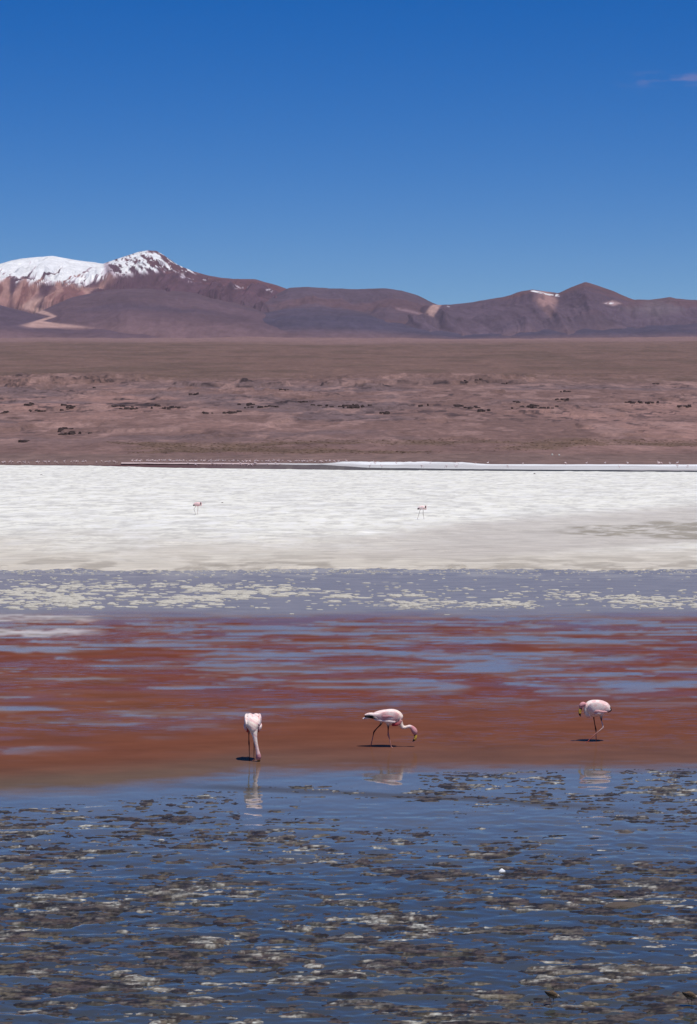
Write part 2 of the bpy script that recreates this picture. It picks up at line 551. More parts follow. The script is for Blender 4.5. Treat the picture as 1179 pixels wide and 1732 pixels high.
# ------------------------------------------------------------------ the lake
def water_material():
    k = NT('lake_water')
    prop = k.n('SeparateColor', {0: k.attr('wprop')})
    gloss, rough, speck = prop.outputs[0], prop.outputs[1], prop.outputs[2]
    # fine broken ripples take the shine off in little dashes
    sp = k.noise(k.pos((.45, 1.3, 1)), 6.5, 4, .6, .5)
    spm = k.rng(sp, .50, .62, 0, 1)
    g = k.math('ADD', gloss, k.math('MULTIPLY', speck, spm), True)
    var = k.rng(k.noise(k.pos((.6, 1.0, 1)), 1.3, 5, .6), .3, .7, .85, 1.15)
    col = k.mix(1.0, k.attr('wcol'), k.n('CombineColor', {0: var, 1: var, 2: var}).outputs[0], 'MULTIPLY')
    dif = k.n('BsdfDiffuse', {'Color': col})
    glo = k.n('BsdfGlossy', {'Color': (.96, .97, 1, 1), 'Roughness': rough})
    fr = k.n('Fresnel', {'IOR': 1.38})
    fac = k.math('MULTIPLY', fr.outputs[0], g)
    return k.done(k.n('MixShader', {0: fac, 1: dif, 2: glo}))


WAVE = .030


def front_edge(px):
    """photo row where red water gives way to blue rippled water"""
    return np.interp(px, [-300, 0, 150, 300, 420, 600, 900, 1179, 1500], [1346, 1341, 1335, 1322, 1306, 1303, 1299, 1297, 1296])


def build_water():
    rows = np.concatenate([np.arange(2300, 1800, -14.), np.arange(1800, 1280, -1.6), np.arange(1280, 960, -2.4), np.arange(960, 780, -6.)])
    cols = np.concatenate([np.linspace(-1000, -140, 50), np.linspace(-130, 1310, 540), np.linspace(1320, 2180, 50)])
    PYg, PXg = np.meshgrid(rows, cols, indexing='ij')
    X, Y = ground(PXg, PYg)
    shp = X.shape
    n_big = fbm(X / 2.6, Y / 1.6, 201, 4)
    n_med = fbm(X / 1.5, Y / 1.15, 202, 5)
    n_sm = fbm(X / .5, Y / .55, 203, 4)
    fe = front_edge(PXg) + 10 * (fbm(X / .8, Y / .5, 204, 4) - .5)
    fore = sst(-14, 16, PYg - fe + 14 * (fbm(X / .35, Y / .2, 221, 4) - .5))                       # blue rippled foreground
    brownish = sst(-70, -8, PYg - fe) * (1 - fore)
    violet = sst(1052, 1030, PYg + 14 * (n_med - .5))  # calm strip under the salt
    far = sst(960, 940, PYg)
    # --- body colour of the water
    red = np.zeros(shp + (3,)) + np.array([.138, .040, .023])
    red = lerp3(red, [.130, .040, .028], sst(.42, .6, n_big))
    och = sst(.46, .60, fbm(X / 1.8 + 4, Y / 1.4, 205, 4)) * sst(520, 150, PXg) * sst(1090, 1120, PYg) * sst(1250, 1180, PYg)
    red = lerp3(red, [.16, .066, .034], och * .45)
    red = lerp3(red, [.138, .052, .029], sst(1170, 1200, PYg) * .7)
    red = lerp3(red, [.120, .058, .036], brownish * .9)
    olv = sst(700, 100, PXg) * sst(-45, -10, PYg - fe) * (1 - fore)
    red = lerp3(red, [.112, .072, .046], olv)
    wc = lerp3(red, [.205, .180, .165], violet)
    wc = lerp3(wc, [.34, .305, .255], sst(985, 966, PYg + 16 * (n_sm - .5)) * sst(.40, .62, n_med) * .8)
    wc = lerp3(wc, [.120, .118, .102], fore)
    wc = lerp3(wc, [.048, .051, .042], fore * sst(1310, 1540, PYg))
    lineY = np.interp(PXg, [200, 330, 600, 800, 1000, 1179, 1500], [1322, 1330, 1342, 1352, 1366, 1386, 1415])
    swell = sst(7, 2, np.abs(PYg - lineY) + 4 * (n_sm - .5)) * sst(250, 420, PXg) * sst(1250, 900, PXg)
    wc = lerp3(wc, [.060, .052, .046], swell * .8)
    leftred = sst(420, 200, PXg)
    wc = lerp3(wc, np.array([.09, .04, .035]), far * sst(900, 200, PXg))
    wc = lerp3(wc, [.05, .05, .05], far * sst(200, 900, PXg))
    # whitish streaks at the left
    sc = np.maximum(sst(9, 2, np.abs(PYg - 1046) + 12 * (n_sm - .5)), sst(9, 2, np.abs(PYg - 1069) + 14 * (n_sm - .5)))
    sc = sc * sst(190, 110, PXg + 80 * (n_med - .5)) * sst(.35, .55, n_med + .1)
    wc = lerp3(wc, [.45, .43, .43], sc * .85)
    # --- shine: calm lanes mirror the sky, rougher red patches do not
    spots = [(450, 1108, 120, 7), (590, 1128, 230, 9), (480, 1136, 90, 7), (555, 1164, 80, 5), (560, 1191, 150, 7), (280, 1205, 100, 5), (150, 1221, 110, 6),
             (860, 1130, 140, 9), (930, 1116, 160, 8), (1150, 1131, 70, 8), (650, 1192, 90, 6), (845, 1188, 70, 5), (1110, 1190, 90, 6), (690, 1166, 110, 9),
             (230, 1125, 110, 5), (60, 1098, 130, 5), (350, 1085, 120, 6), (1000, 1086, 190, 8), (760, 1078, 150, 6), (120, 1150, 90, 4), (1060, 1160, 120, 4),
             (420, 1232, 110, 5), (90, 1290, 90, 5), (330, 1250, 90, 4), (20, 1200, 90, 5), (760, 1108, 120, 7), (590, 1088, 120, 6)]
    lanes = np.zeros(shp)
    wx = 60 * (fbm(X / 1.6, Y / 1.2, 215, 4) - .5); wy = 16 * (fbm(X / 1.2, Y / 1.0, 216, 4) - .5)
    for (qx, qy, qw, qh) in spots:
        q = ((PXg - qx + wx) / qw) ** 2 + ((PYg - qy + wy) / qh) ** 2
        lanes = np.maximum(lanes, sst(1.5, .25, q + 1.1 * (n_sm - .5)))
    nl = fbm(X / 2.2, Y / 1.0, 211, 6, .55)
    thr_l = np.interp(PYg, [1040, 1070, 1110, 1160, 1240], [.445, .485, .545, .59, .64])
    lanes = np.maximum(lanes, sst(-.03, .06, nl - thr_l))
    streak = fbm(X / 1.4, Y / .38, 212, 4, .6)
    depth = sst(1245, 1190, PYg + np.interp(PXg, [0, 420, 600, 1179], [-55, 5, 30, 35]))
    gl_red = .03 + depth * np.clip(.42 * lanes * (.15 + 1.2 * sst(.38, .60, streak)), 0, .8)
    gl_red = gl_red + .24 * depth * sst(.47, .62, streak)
    wc = lerp3(wc, [.185, .150, .128], lanes * depth * (1 - fore) * (1 - violet) * (.25 + .6 * sst(.38, .60, streak)))  # grey of the sky-reflecting lanes painted into the water colour
    gl_red = gl_red * (1 - och * .6)
    gl_red = np.maximum(gl_red, .62 * sst(1085, 1045, PYg) * sst(.44, .58, n_med))
    gl_red = np.maximum(gl_red, .10 * brownish)
    gl = gl_red * (1 - fore) + 1.0 * fore
    gl = gl * (1 - violet) + violet * .50
    gl = gl * (1 - .55 * swell) * (1 - sc)
    gl = gl * (1 - far) + far * .08
    rip = fore * (.26 + .74 * sst(1330, 1440, PYg)) * (.45 + 1.0 * fbm(X / 1.1, Y / .7, 214, 3)) * sst(1790, 1700, PYg)
    ro = .13 * (1 - fore) + fore * .05
    ro = ro * (1 - violet) + violet * .22
    speck = (1 - fore) * (1 - violet) * .42 * sst(1285, 1225, PYg) * sst(.35, .6, fbm(X / 2.2, Y / 2.0, 213, 3))
    prop = np.stack([np.clip(gl, 0, 1), ro, speck], -1)
    Z = WAVE * rip * (fbm(X / .42 + .6 * fbm(X / .8, Y / .6, 218, 3), Y / .27, 217, 4, .5) - .5) + .4 * WAVE * rip * (fbm(X / .9, Y / .6, 219, 2) - .5) + 0.5 * WAVE * rip * (fbm(X / .19, Y / .12, 220, 3) - .5)
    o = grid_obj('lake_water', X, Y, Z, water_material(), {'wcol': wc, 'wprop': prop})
    return tag(o, 'shallow red and blue lake water', kind='structure')


build_water()


def salt_far(px):
    return np.interp(px, [-500, 0, 150, 300, 450, 600, 900, 1179, 1700], [786.2, 786.4, 787.2, 791.2, 793, 794.8, 796.6, 798.2, 799.5])


def build_salt():
    nr, nc = 270, 460
    t = np.linspace(0, 1, nr); cols = np.linspace(-420, 1600, nc)
    T, PXg = np.meshgrid(t, cols, indexing='ij')
    near = 966 + 9 * (fbm(PXg / 60, 0 * PXg, 301, 4) - .5) + 4 * (fbm(PXg / 9, 0 * PXg, 302, 4) - .5)
    PYg = near + (salt_far(PXg) - near) * T ** .85
    X, Y = ground(PXg, PYg)
    Z = .025 + .03 * (fbm(X / .8, Y / .8, 303, 4) - .35)
    Z = Z + .05 * sst(.58, .72, fbm(X / 2.3, Y / 3.5, 309, 4))
    Z = np.where((T < .004) | (T > .999), -.05, Z)
    c = np.zeros(X.shape + (3,)) + np.array([.70, .685, .60])
    st = fbm(X / 3.0, Y / 5.0, 304, 6, .6)
    c = lerp3(c, [.48, .47, .45], sst(.46, .66, st) * .45)
    fine = fbm(X / .7, Y / 1.2, 305, 5, .6)
    c = lerp3(c, [.36, .345, .32], sst(.56, .74, fine) * sst(880, 915, PYg) * .6)
    dash = fbm(X / .9, Y / 2.6, 311, 6, .7)
    c = lerp3(c, [.47, .455, .42], sst(.52, .64, dash) * .7)
    c = lerp3(c, [.73, .72, .69], sst(.46, .36, dash) * .6)
    edge = sst(880, 955, PYg + 40 * (fbm(X / 6, Y / 9, 306, 4) - .5))
    c = lerp3(c, [.49, .44, .36], edge * .85)
    wet = sst(930, 960, PYg) * sst(.45, .6, fbm(X / 1.2, Y / 2, 310, 4)) * .6
    c = lerp3(c, [.31, .275, .225], wet * 1.3)
    # damp tan tongue and the grey mud patch at the right
    tong = sst(.35, .0, np.abs(PYg - np.interp(PXg, [500, 800, 1200], [935, 915, 885])) / np.interp(PXg, [500, 800, 1200], [22, 60, 60]) - .35) * sst(420, 820, PXg)
    c = lerp3(c, [.43, .39, .345], tong * .75)
    mud = sst(1.0, .55, np.abs(PYg - np.interp(PXg, [900, 1179, 1500], [899, 900, 905])) / np.interp(PXg, [900, 960, 1179, 1600], [2, 9, 22, 26])
              + .9 * (fbm(X / 2, Y / 3, 307, 5) - .5)) * sst(915, 985, PXg)
    c = lerp3(c, [.29, .26, .21], mud * sst(.36, .56, fbm(X / .9, Y / 1.7, 308, 5, .6)))
    mat = ground_material('salt_crust', .85, [((.6, .6, 1), .35, .93, 1.06), ((.30, .8, 1), 1.5, .80, 1.14)],
                          ((.5, 1, 1), 2.0, .5, .06))
    return tag(grid_obj('salt_flat', X, Y, Z, mat, {'Col': c}), 'wide white salt flat across the middle of the lake', kind='structure'), mat


salt_obj, SALT = build_salt()


def build_salt_bar():
    nr, nc = 26, 500
    t = np.linspace(0, 1, nr); cols = np.linspace(205, 1600, nc)
    T, PXg = np.meshgrid(t, cols, indexing='ij')
    lo = np.interp(PXg, [205, 400, 540, 620, 760, 900, 1179, 1600], [783.4, 784.2, 785.6, 791, 793.0, 794.4, 796.2, 797.6]) + .7 * (fbm(PXg / 30, 0 * PXg, 321, 4) - .5)
    hi = np.interp(PXg, [205, 400, 540, 800, 1200, 1600], [782.6, 782.8, 784.4, 785.4, 785.9, 786.2]) + .5 * (fbm(PXg / 20, 0 * PXg, 322, 4) - .5)
    PYg = lo + (hi - lo) * T
    X, Y = ground(PXg, PYg)
    Z = .06 + .12 * (fbm(X / 5, Y / 12, 323, 4) - .3)
    Z = Z + .5 * sst(.6, .85, T) * sst(540, 590, PXg) * sst(830, 780, PXg) * (.4 + fbm(X / 2.5, Y / 8, 327, 3))
    Z = np.where((T < .01) | (T > .99), -.1, Z)
    c = np.zeros(X.shape + (3,)) + np.array([.50, .49, .48])
    c = lerp3(c, [.72, .72, .72], sst(.62, .8, T + .3 * (fbm(X / 8, Y / 60, 324, 3) - .5)) * sst(560, 590, PXg))
    c = lerp3(c, [.42, .39, .38], sst(.5, .62, fbm(X / 30, Y / 25, 325, 4)) * sst(.7, .5, T))
    c = lerp3(c, [.52, .40, .39], sst(520, 400, PXg))
    return tag(grid_obj('salt_bar', X, Y, Z, SALT, {'Col': c}), 'thin white salt bar along the far shore', kind='structure')


build_salt_bar()

# ------------------------------------------------------------------ foreground algae and mud mats breaking the surface
def build_mats():
    rows = np.concatenate([np.arange(1840, 1400, -1.7), np.arange(1400, 1290, -1.4)])
    cols = np.concatenate([np.linspace(-420, -65, 90), np.linspace(-60, 1240, 800), np.linspace(1245, 1600, 90)])
    PYg, PXg = np.meshgrid(rows, cols, indexing='ij')
    X, Y = ground(PXg, PYg)
    big = fbm(X / .62, Y / .52, 401, 4, .5)
    reg = fbm(X / 2.4, Y / 1.7, 402, 3)
    fine = fbm(X / .15, Y / .085, 403, 5, .62)
    mid = fbm(X / .30, Y / .2, 404, 4)
    thr = np.interp(PYg, [1300, 1330, 1400, 1470, 1540, 1620, 1740, 1840], [.70, .655, .615, .585, .545, .515, .495, .49])
    f = big * .62 + mid * .38 - thr + .24 * (reg - .5)
    wav = fbm(X / .34, Y / .085, 410, 4, .6)
    z = f * .060 + (fine - .5) * .062 + (wav - .5) * .062
    tiny = fbm(X / .17, Y / .13, 412, 4, .6) - .61
    z = np.maximum(z, np.minimum(tiny * .12, .010) + (wav - .5) * .02 - .03 * sst(1420, 1520, PYg))
    # smooth lane at the right below the swell line
    lane = np.interp(PXg, [300, 600, 900, 1179, 1400], [1360, 1370, 1400, 1430, 1450])
    z -= .02 * sst(45, 10, np.abs(PYg - lane)) * sst(300, 700, PXg)
    z = np.minimum(z, .008 + .40 * (z - .008).clip(0, 1))
    z -= .04 * sst(-34, 2, front_edge(PXg) - PYg) * sst(700, 420, PXg) + .03 * sst(-8, 6, front_edge(PXg) - PYg)
    for (bx, by, bw, bh) in ((429, 1350, 24, 45), (655, 1318, 50, 26), (1003, 1316, 44, 24)):      # open water below the birds
        z -= .03 * sst(1.3, .7, np.sqrt(((PXg - bx) / bw) ** 2 + ((PYg - by) / bh) ** 2))
    base = np.zeros(X.shape + (3,)) + np.array([.034, .024, .020])
    base = lerp3(base, [.060, .049, .033], sst(.45, .62, fbm(X / .2, Y / .12, 405, 5, .6)))
    base = lerp3(base, [.038, .029, .023], sst(.52, .66, fbm(X / .8, Y / .7, 406, 3)) * .8)
    crust = sst(.47, .66, fbm(X / .6, Y / .4, 407, 4)) * sst(.44, .60, fbm(X / .17, Y / .06, 409, 5, .65)) * sst(-.002, .006, z)
    base = lerp3(base, [.205, .195, .165], crust)
    base = lerp3(base, [.25, .25, .22], sst(.75, 1, crust) * sst(.52, .62, fbm(X / .09, Y / .05, 411, 3)))
    dk = fbm(X / .13, Y / .05, 413, 4, .65)
    base = base * (.30 + 1.5 * sst(.34, .66, dk))[..., None]
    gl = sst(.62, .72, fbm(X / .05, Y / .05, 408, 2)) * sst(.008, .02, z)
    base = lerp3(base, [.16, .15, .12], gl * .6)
    zc = np.maximum(np.maximum(z[:-1, :-1], z[1:, :-1]), np.maximum(z[:-1, 1:], z[1:, 1:]))
    mat = ground_material('algae_mat', .6, [((.6, 1.2, 1), 26, .45, 1.55)], ((1, 1, 1), 45, .5, .01), .35)
    o = grid_obj('algae_mats', X, Y, z, mat, {'Col': base}, keep=zc > -.006)
    return tag(o, 'brown algae and mud mats with pale crusts breaking the blue water', 'algae', kind='stuff')


build_mats()

# ------------------------------------------------------------------ salt floes between the salt flat and the red water
def floe_mesh(seed, n=11):
    r = random.Random(seed)
    ph = [r.uniform(.7, 1.25) for _ in range(n)]
    V = []; 
    for k, (rad, z) in enumerate([(1.0, -.35), (1.02, .25), (.82, .75), (.42, 1.0)]):
        for i in range(n):
            a = 2 * math.pi * i / n
            q = rad * (ph[i] * .75 + .25)
            V.append((q * math.cos(a), q * math.sin(a), z * r.uniform(.8, 1.15) if k else z))
    V.append((0, 0, .9 * r.uniform(.8, 1.1)))
    me = bpy.data.meshes.new('salt_floe')
    faces = []
    for k in range(3):
        for i in range(n):
            j = (i + 1) % n
            faces.append((k * n + i, k * n + j, (k + 1) * n + j, (k + 1) * n + i))
    for i in range(n):
        faces.append((3 * n + i, 3 * n + (i + 1) % n, 4 * n))
    me.from_pydata(V, [], faces)
    me.polygons.foreach_set('use_smooth', [True] * len(faces))
    me.materials.append(FLOE)
    return me


FLOE = plain_material('salt_floe', (.42, .395, .335), .8, .2, .25, 3.0)
floe_meshes = [floe_mesh(s) for s in range(8)]
crumb_meshes = [floe_mesh(20 + s, 6) for s in range(6)]


def build_floes():
    pts = []
    r = random.Random(5)
    gx_ = np.linspace(-24, 26, 420); gy_ = np.linspace(55, 90, 300)
    fld = fbm(gx_[None, :] / 2.2, gy_[:, None] / 3.5, 501, 4)
    tries = 0
    while len(pts) < 3300 and tries < 120000:
        tries += 1
        x = r.uniform(-320, 1500); y = r.uniform(963, 1040)
        X, Y = ground(x, y)
        left = min(max((760 - x) / 340, 0), 1)
        cl = fld[int(min(max((Y - 55) / 35 * 299, 0), 299)), int(min(max((X + 24) / 50 * 419, 0), 419))]
        band = math.exp(-((y - (1006 + 8 * (1 - left))) / (15 - 1 * (1 - left))) ** 2)
        dens = band * (.35 + .65 * left) * (.12 + 1.6 * max(0, cl - .40) / .2)
        edge_ = math.exp(-((y - 967) / 3.5) ** 2)
        dens += .75 * edge_ + .03
        if y > 1031: dens *= .12
        if r.random() > dens: continue
        big = r.random() ** 2.2
        w = .04 + .125 * big * (.7 + .5 * left) * (.5 + .8 * band)
        if r.random() < edge_: w *= .55
        pts.append((x, y, float(X), float(Y), w))
    inframe = [p for p in pts if -5 < p[0] < 1184]
    inframe.sort(key=lambda p: -p[4] / p[3])
    for i, (x, y, X, Y, w) in enumerate(inframe[:300]):
        o = bpy.data.objects.new('salt_floe', floe_meshes[i % 8])
        o.location = (X, Y, 0)
        o.rotation_euler = (0, 0, r.uniform(-.5, .5) + (math.pi if r.random() < .5 else 0))
        o.scale = (w * r.uniform(.9, 1.7), w * r.uniform(.5, 1.2), r.uniform(.014, .050))
        link(o)
        tag(o, 'small cream white salt floe in the floating belt before the white flat', 'salt floe', 'salt floes drifting in front of the salt flat')
    rest = inframe[300:] + [p for p in pts if not -5 < p[0] < 1184]
    VV = []; FF = []
    for i, (x, y, X, Y, w) in enumerate(rest):
        me = crumb_meshes[i % 6]; b = len(VV)
        sx, sy, sz = w * r.uniform(.9, 1.7), w * r.uniform(.5, 1.2), r.uniform(.008, .028)
        for v in me.vertices: VV.append((X + v.co.x * sx, Y + v.co.y * sy, v.co.z * sz))
        for p in me.polygons: FF.append([b + q for q in p.vertices])
    me = bpy.data.meshes.new('salt_crumbs'); me.from_pydata(VV, [], FF); me.materials.append(FLOE)
    tag(link(bpy.data.objects.new('salt_crumbs', me)), 'smaller crumbs of salt crust scattered between the floes', 'salt crumbs', kind='stuff')


build_floes()


# ------------------------------------------------------------------ tussock grass near the far shore
def build_tussocks():
    r = random.Random(9)
    gx_ = np.linspace(-230, 230, 400); gy_ = np.linspace(640, 880, 220)
    fld = fbm(gx_[None, :] / 55, gy_[:, None] / 70, 45, 5)

    def tus_field(x, y):
        return fld[int(np.clip((y - 640) / 240 * 219, 0, 219)), int(np.clip((x + 230) / 460 * 399, 0, 399))]
    VV = []; FF = []; n = 0
    while n < 2600:
        x = r.uniform(-250, 1430); y = r.uniform(744, 768)
        X, d, z = on_plain(x, y); z -= .12
        ol = float(tus_field(X, d))
        if ol < .52 + r.uniform(-.08, .10): continue
        h = r.uniform(.1, .22); w = r.uniform(.25, .7); b = len(VV)
        k = 5
        for i in range(k):
            a = 6.283 * i / k + r.random()
            VV.append((X + w * .6 * math.cos(a), d + w * .6 * math.sin(a), z))
        for i in range(k):
            a = 6.283 * i / k + r.random()
            VV.append((X + w * math.cos(a), d + w * math.sin(a), z + h * r.uniform(.7, 1)))
        VV.append((X, d, z + h * 1.1))
        for i in range(k):
            j = (i + 1) % k
            FF.append((b + i, b + j, b + k + j, b + k + i)); FF.append((b + k + i, b + k + j, b + 2 * k))
        n += 1
    me = bpy.data.meshes.new('tussock_grass'); me.from_pydata(VV, [], FF)
    me.materials.append(plain_material('tussock', (.118, .080, .052), .9, .1, .3, .05))
    tag(link(bpy.data.objects.new('tussock_grass', me)), 'olive brown tussock grass in bands above the far shore', 'grass', kind='stuff')


build_tussocks()


# ------------------------------------------------------------------ birds
def catmull(P, m=6):
    P = np.asarray(P, float)
    Q = np.vstack([2 * P[0] - P[1], P, 2 * P[-1] - P[-2]])
    out = []
    for i in range(1, len(Q) - 2):
        p0, p1, p2, p3 = Q[i - 1:i + 3]
        for t in np.linspace(0, 1, m, endpoint=False):
            out.append(.5 * ((2 * p1) + (-p0 + p2) * t + (2 * p0 - 5 * p1 + 4 * p2 - p3) * t * t + (-p0 + 3 * p1 - 3 * p2 + p3) * t ** 3))
    out.append(P[-1])
    return np.array(out)


def loft(stations, n=18, m=6):
    """stations rows: x y z half_side half_up r g b -> verts, faces, colours of one closed tube"""
    S = catmull(stations, m)
    S[:, 3:5] = np.maximum(S[:, 3:5], .0008); S[:, 5:] = np.clip(S[:, 5:], 0, 1)
    C = S[:, :3]
    T = np.gradient(C, axis=0); T /= np.linalg.norm(T, axis=1)[:, None] + 1e-9
    V = []; K = []; Fc = []
    side = np.array([0, 1., 0])
    if abs(T[0] @ side) > .9: side = np.array([1., 0, 0])
    for i in range(len(S)):
        side = side - T[i] * (T[i] @ side); side /= np.linalg.norm(side)
        up = np.cross(side, T[i])
        for j in range(n):
            a = 2 * math.pi * j / n
            V.append(C[i] + side * S[i, 3] * math.cos(a) + up * S[i, 4] * math.sin(a)); K.append(S[i, 5:8])
    L = len(S)
    for i in range(L - 1):
        for j in range(n):
            q = (j + 1) % n
            Fc.append((i * n + j, i * n + q, (i + 1) * n + q, (i + 1) * n + j))
    V.append(C[0]); K.append(S[0, 5:8]); V.append(C[-1]); K.append(S[-1, 5:8])
    for j in range(n):
        q = (j + 1) % n
        Fc.append((L * n, q, j)); Fc.append((L * n + 1, (L - 1) * n + j, (L - 1) * n + q))
    return V, Fc, K


def merge(parts):
    V = []; Fc = []; K = []
    for v, f, k in parts:
        b = len(V); V += [tuple(map(float, q)) for q in v]; K += [tuple(map(float, q)) for q in k]
        Fc += [tuple(b + i for i in q) for q in f]
    return V, Fc, K


def colour_mesh(name, parts, mat, voxel=None):
    V, Fc, K = merge(parts)
    me = bpy.data.meshes.new(name); me.from_pydata(V, [], Fc)
    bm = bmesh.new(); bm.from_mesh(me); bmesh.ops.recalc_face_normals(bm, faces=bm.faces); bm.to_mesh(me); bm.free()
    if voxel:
        tmp = bpy.data.objects.new('tmp', me); COL.objects.link(tmp)
        md = tmp.modifiers.new('r', 'REMESH'); md.mode = 'VOXEL'; md.voxel_size = voxel; md.use_smooth_shade = True
        sm = tmp.modifiers.new('s', 'SMOOTH'); sm.factor = .5; sm.iterations = 2
        dg = bpy.context.evaluated_depsgraph_get()
        new = bpy.data.meshes.new_from_object(tmp.evaluated_get(dg), depsgraph=dg)
        bpy.data.objects.remove(tmp); bpy.data.meshes.remove(me)
        kd = kdtree.KDTree(len(V))
        for i, v in enumerate(V): kd.insert(v, i)
        kd.balance()
        K = [K[kd.find(v.co)[1]] for v in new.vertices]
        me = new; me.name = name
    me.materials.clear(); me.materials.append(mat)
    at = me.attributes.new('Col', 'FLOAT_COLOR', 'POINT')
    K = np.array(K, float)
    if mat.name.startswith('flamingo_plumage'):
        co = np.array([v.co[:] for v in me.vertices])
        m = sst(.50, .66, fbm(co[:, 0] * 16 + 3 * co[:, 1], co[:, 2] * 46 + co[:, 1] * 30, 81, 4)) * sst(.5, .62, K[:, 1])
        K = lerp3(K, [.72, .42, .41], m * .75)
    buf = np.ones((len(me.vertices), 4), np.float32); buf[:, :3] = K
    at.data.foreach_set('color', buf.ravel())
    me.polygons.foreach_set('use_smooth', [True] * len(me.polygons))
    return me


PLUME = attr_material('flamingo_plumage', .75, .15, .10, 70, .35)
HORN = attr_material('flamingo_bill', .4, .4, .05, 60)
EYE = plain_material('flamingo_eye', (.02, .015, .01), .15, .5, .0)
WHT = (.82, .69, .64); CRM = (.80, .67, .57); PNK = (.66, .36, .35); HPK = (.58, .28, .29); CAR = (.40, .05, .06)
BLK = (.012, .011, .012); YEL = (.60, .38, .06); LEGD = (.075, .025, .022); LEGP = (.42, .20, .17); LEGR = (.26, .065, .06)


def eye_mesh():
    me = bpy.data.meshes.new('eye'); bm = bmesh.new()
    bmesh.ops.create_icosphere(bm, subdivisions=2, radius=.006); bm.to_mesh(me); bm.free()
    me.materials.append(EYE); return me


EYE_ME = eye_mesh()


def foot(x, y, col, z=-.004):
    parts = []
    for a in (-.5, 0, .5):
        parts.append(loft([(x - .01, y, z + .012, .006, .006, *col), (x + .03 * math.cos(a), y + .03 * math.sin(a), z, .006, .004, *col),
                           (x + .065 * math.cos(a), y + .065 * math.sin(a), z - .006, .003, .003, *col)], 8, 3))
    return parts


def flamingo(label, loc, rotz, body, neck, legs, wings, beak, eyes, group=None, voxel=.0055):
    root = bpy.data.objects.new('flamingo', None); link(root)
    root.location = loc; root.rotation_euler = (0, 0, rotz); root.empty_display_size = .2
    tag(root, label, 'flamingo', group)
    parts = [loft(body, 22), loft(neck, 18)]
    for L in legs:
        parts.append(loft(L, 10, 5)); parts += foot(L[-1][0], L[-1][1], L[-1][5:8])
    link(bpy.data.objects.new('body', colour_mesh('flamingo_body', parts, PLUME, voxel)), root)
    for W in wings:
        link(bpy.data.objects.new('wing', colour_mesh('flamingo_wing', [loft(w, 14, 5) for w in W], PLUME)), root)
    link(bpy.data.objects.new('beak', colour_mesh('flamingo_beak', [loft(beak, 14)], HORN)), root)
    for e in eyes:
        o = link(bpy.data.objects.new('eye', EYE_ME), root); o.location = e
    return root


def conv(s, ox, oy, sign=1):
    return lambda px, py: (sign * (px - ox) / s, (oy - py) / s)


def wing_set(c, y0, st, col_mid=PNK, col_edge=WHT, tip=BLK):
    """one folded wing: coverts, scapular feathers and black primaries; st rows px, py, half_h px"""
    return None


# --- flamingo walking to the right with its neck stretched low
c = conv(951, 455, 788)
sx = 1 / 951


def B(px, py, w, h, col, cc=None, y=0.0, s=sx):
    X_, Z_ = (cc or c)(px, py)
    return (X_, y, Z_, w, h * s, *col)


body2 = [B(196, 386, .012, 9, WHT), B(250, 372, .035, 22, WHT), B(330, 352, .060, 40, WHT), B(410, 342, .085, 68, WHT), B(500, 344, .100, 92, WHT),
         B(600, 358, .106, 116, WHT), B(675, 372, .098, 110, CRM), B(722, 388, .074, 84, CRM), B(748, 404, .034, 46, CRM)]
neck2 = [B(672, 392, .065, 66, CRM), B(715, 430, .050, 50, CRM), B(745, 478, .034, 34, CRM), B(772, 507, .028, 28, CRM), B(815, 506, .024, 24, CRM),
         B(858, 494, .024, 24, WHT), B(893, 507, .028, 30, HPK), B(922, 538, .036, 40, HPK), B(938, 572, .035, 41, HPK), B(942, 600, .024, 28, HPK),
         B(943, 616, .012, 14, HPK)]
legs2 = [[B(470, 420, .03, 30, WHT, y=.035), B(452, 472, .012, 13, LEGD, y=.035), B(405, 520, .009, 9, LEGD, y=.035), B(362, 572, .012, 12, LEGD, y=.035),
          B(352, 606, .009, 8, LEGD, y=.035), B(336, 680, .008, 8, LEGP, y=.035), B(312, 792, .008, 8, LEGR, y=.035)],
         [B(560, 440, .035, 34, WHT, y=-.035), B(561, 500, .012, 13, LEGD, y=-.035), B(560, 560, .009, 9, LEGR, y=-.035), B(563, 612, .014, 14, LEGP, y=-.035),
          B(577, 660, .009, 9, LEGP, y=-.035), B(592, 730, .008, 8, LEGP, y=-.035), B(606, 790, .008, 8, LEGP, y=-.035)]]


def side_wing(sgn):
    y1, y2 = sgn * .088, sgn * .103
    yt = sgn * .03
    cov = [B(720, 372, .010, 30, CRM, y=sgn * .078), B(670, 350, .018, 70, PNK, y=sgn * .092), B(590, 335, .020, 78, WHT, y=y2), B(500, 336, .020, 66, PNK, y=y2),
           B(430, 340, .018, 46, WHT, y=y1), B(360, 336, .016, 34, WHT, y=sgn * .062), B(290, 322, .012, 20, WHT, y=sgn * .042), B(226, 328, .006, 6, WHT, y=yt)]
    pri = [B(430, 372, .010, 16, WHT, y=y1), B(345, 352, .014, 22, BLK, y=sgn * .070), B(290, 347, .012, 20, BLK, y=sgn * .050), B(226, 350, .006, 8, BLK, y=yt + sgn * .005)]
    pk = [B(640, 340, .006, 12, PNK, y=sgn * .112), B(570, 334, .010, 20, HPK, y=sgn * .119), B(500, 338, .010, 26, HPK, y=sgn * .117), B(445, 330, .005, 8, PNK, y=sgn * .105)]
    red_ = [B(612, 465, .010, 16, CAR, y=sgn * .070), B(660, 452, .014, 30, CAR, y=sgn * .076), B(705, 430, .012, 38, (.5, .16, .16), y=sgn * .070), B(728, 385, .008, 40, (.62, .32, .30), y=sgn * .068)]
    low = [B(660, 420, .008, 16, WHT, y=sgn * .098), B(560, 408, .012, 20, WHT, y=sgn * .105), B(450, 398, .012, 16, WHT, y=sgn * .092), B(360, 386, .006, 8, WHT, y=sgn * .062)]
    return [cov, pri, pk, red_, low]


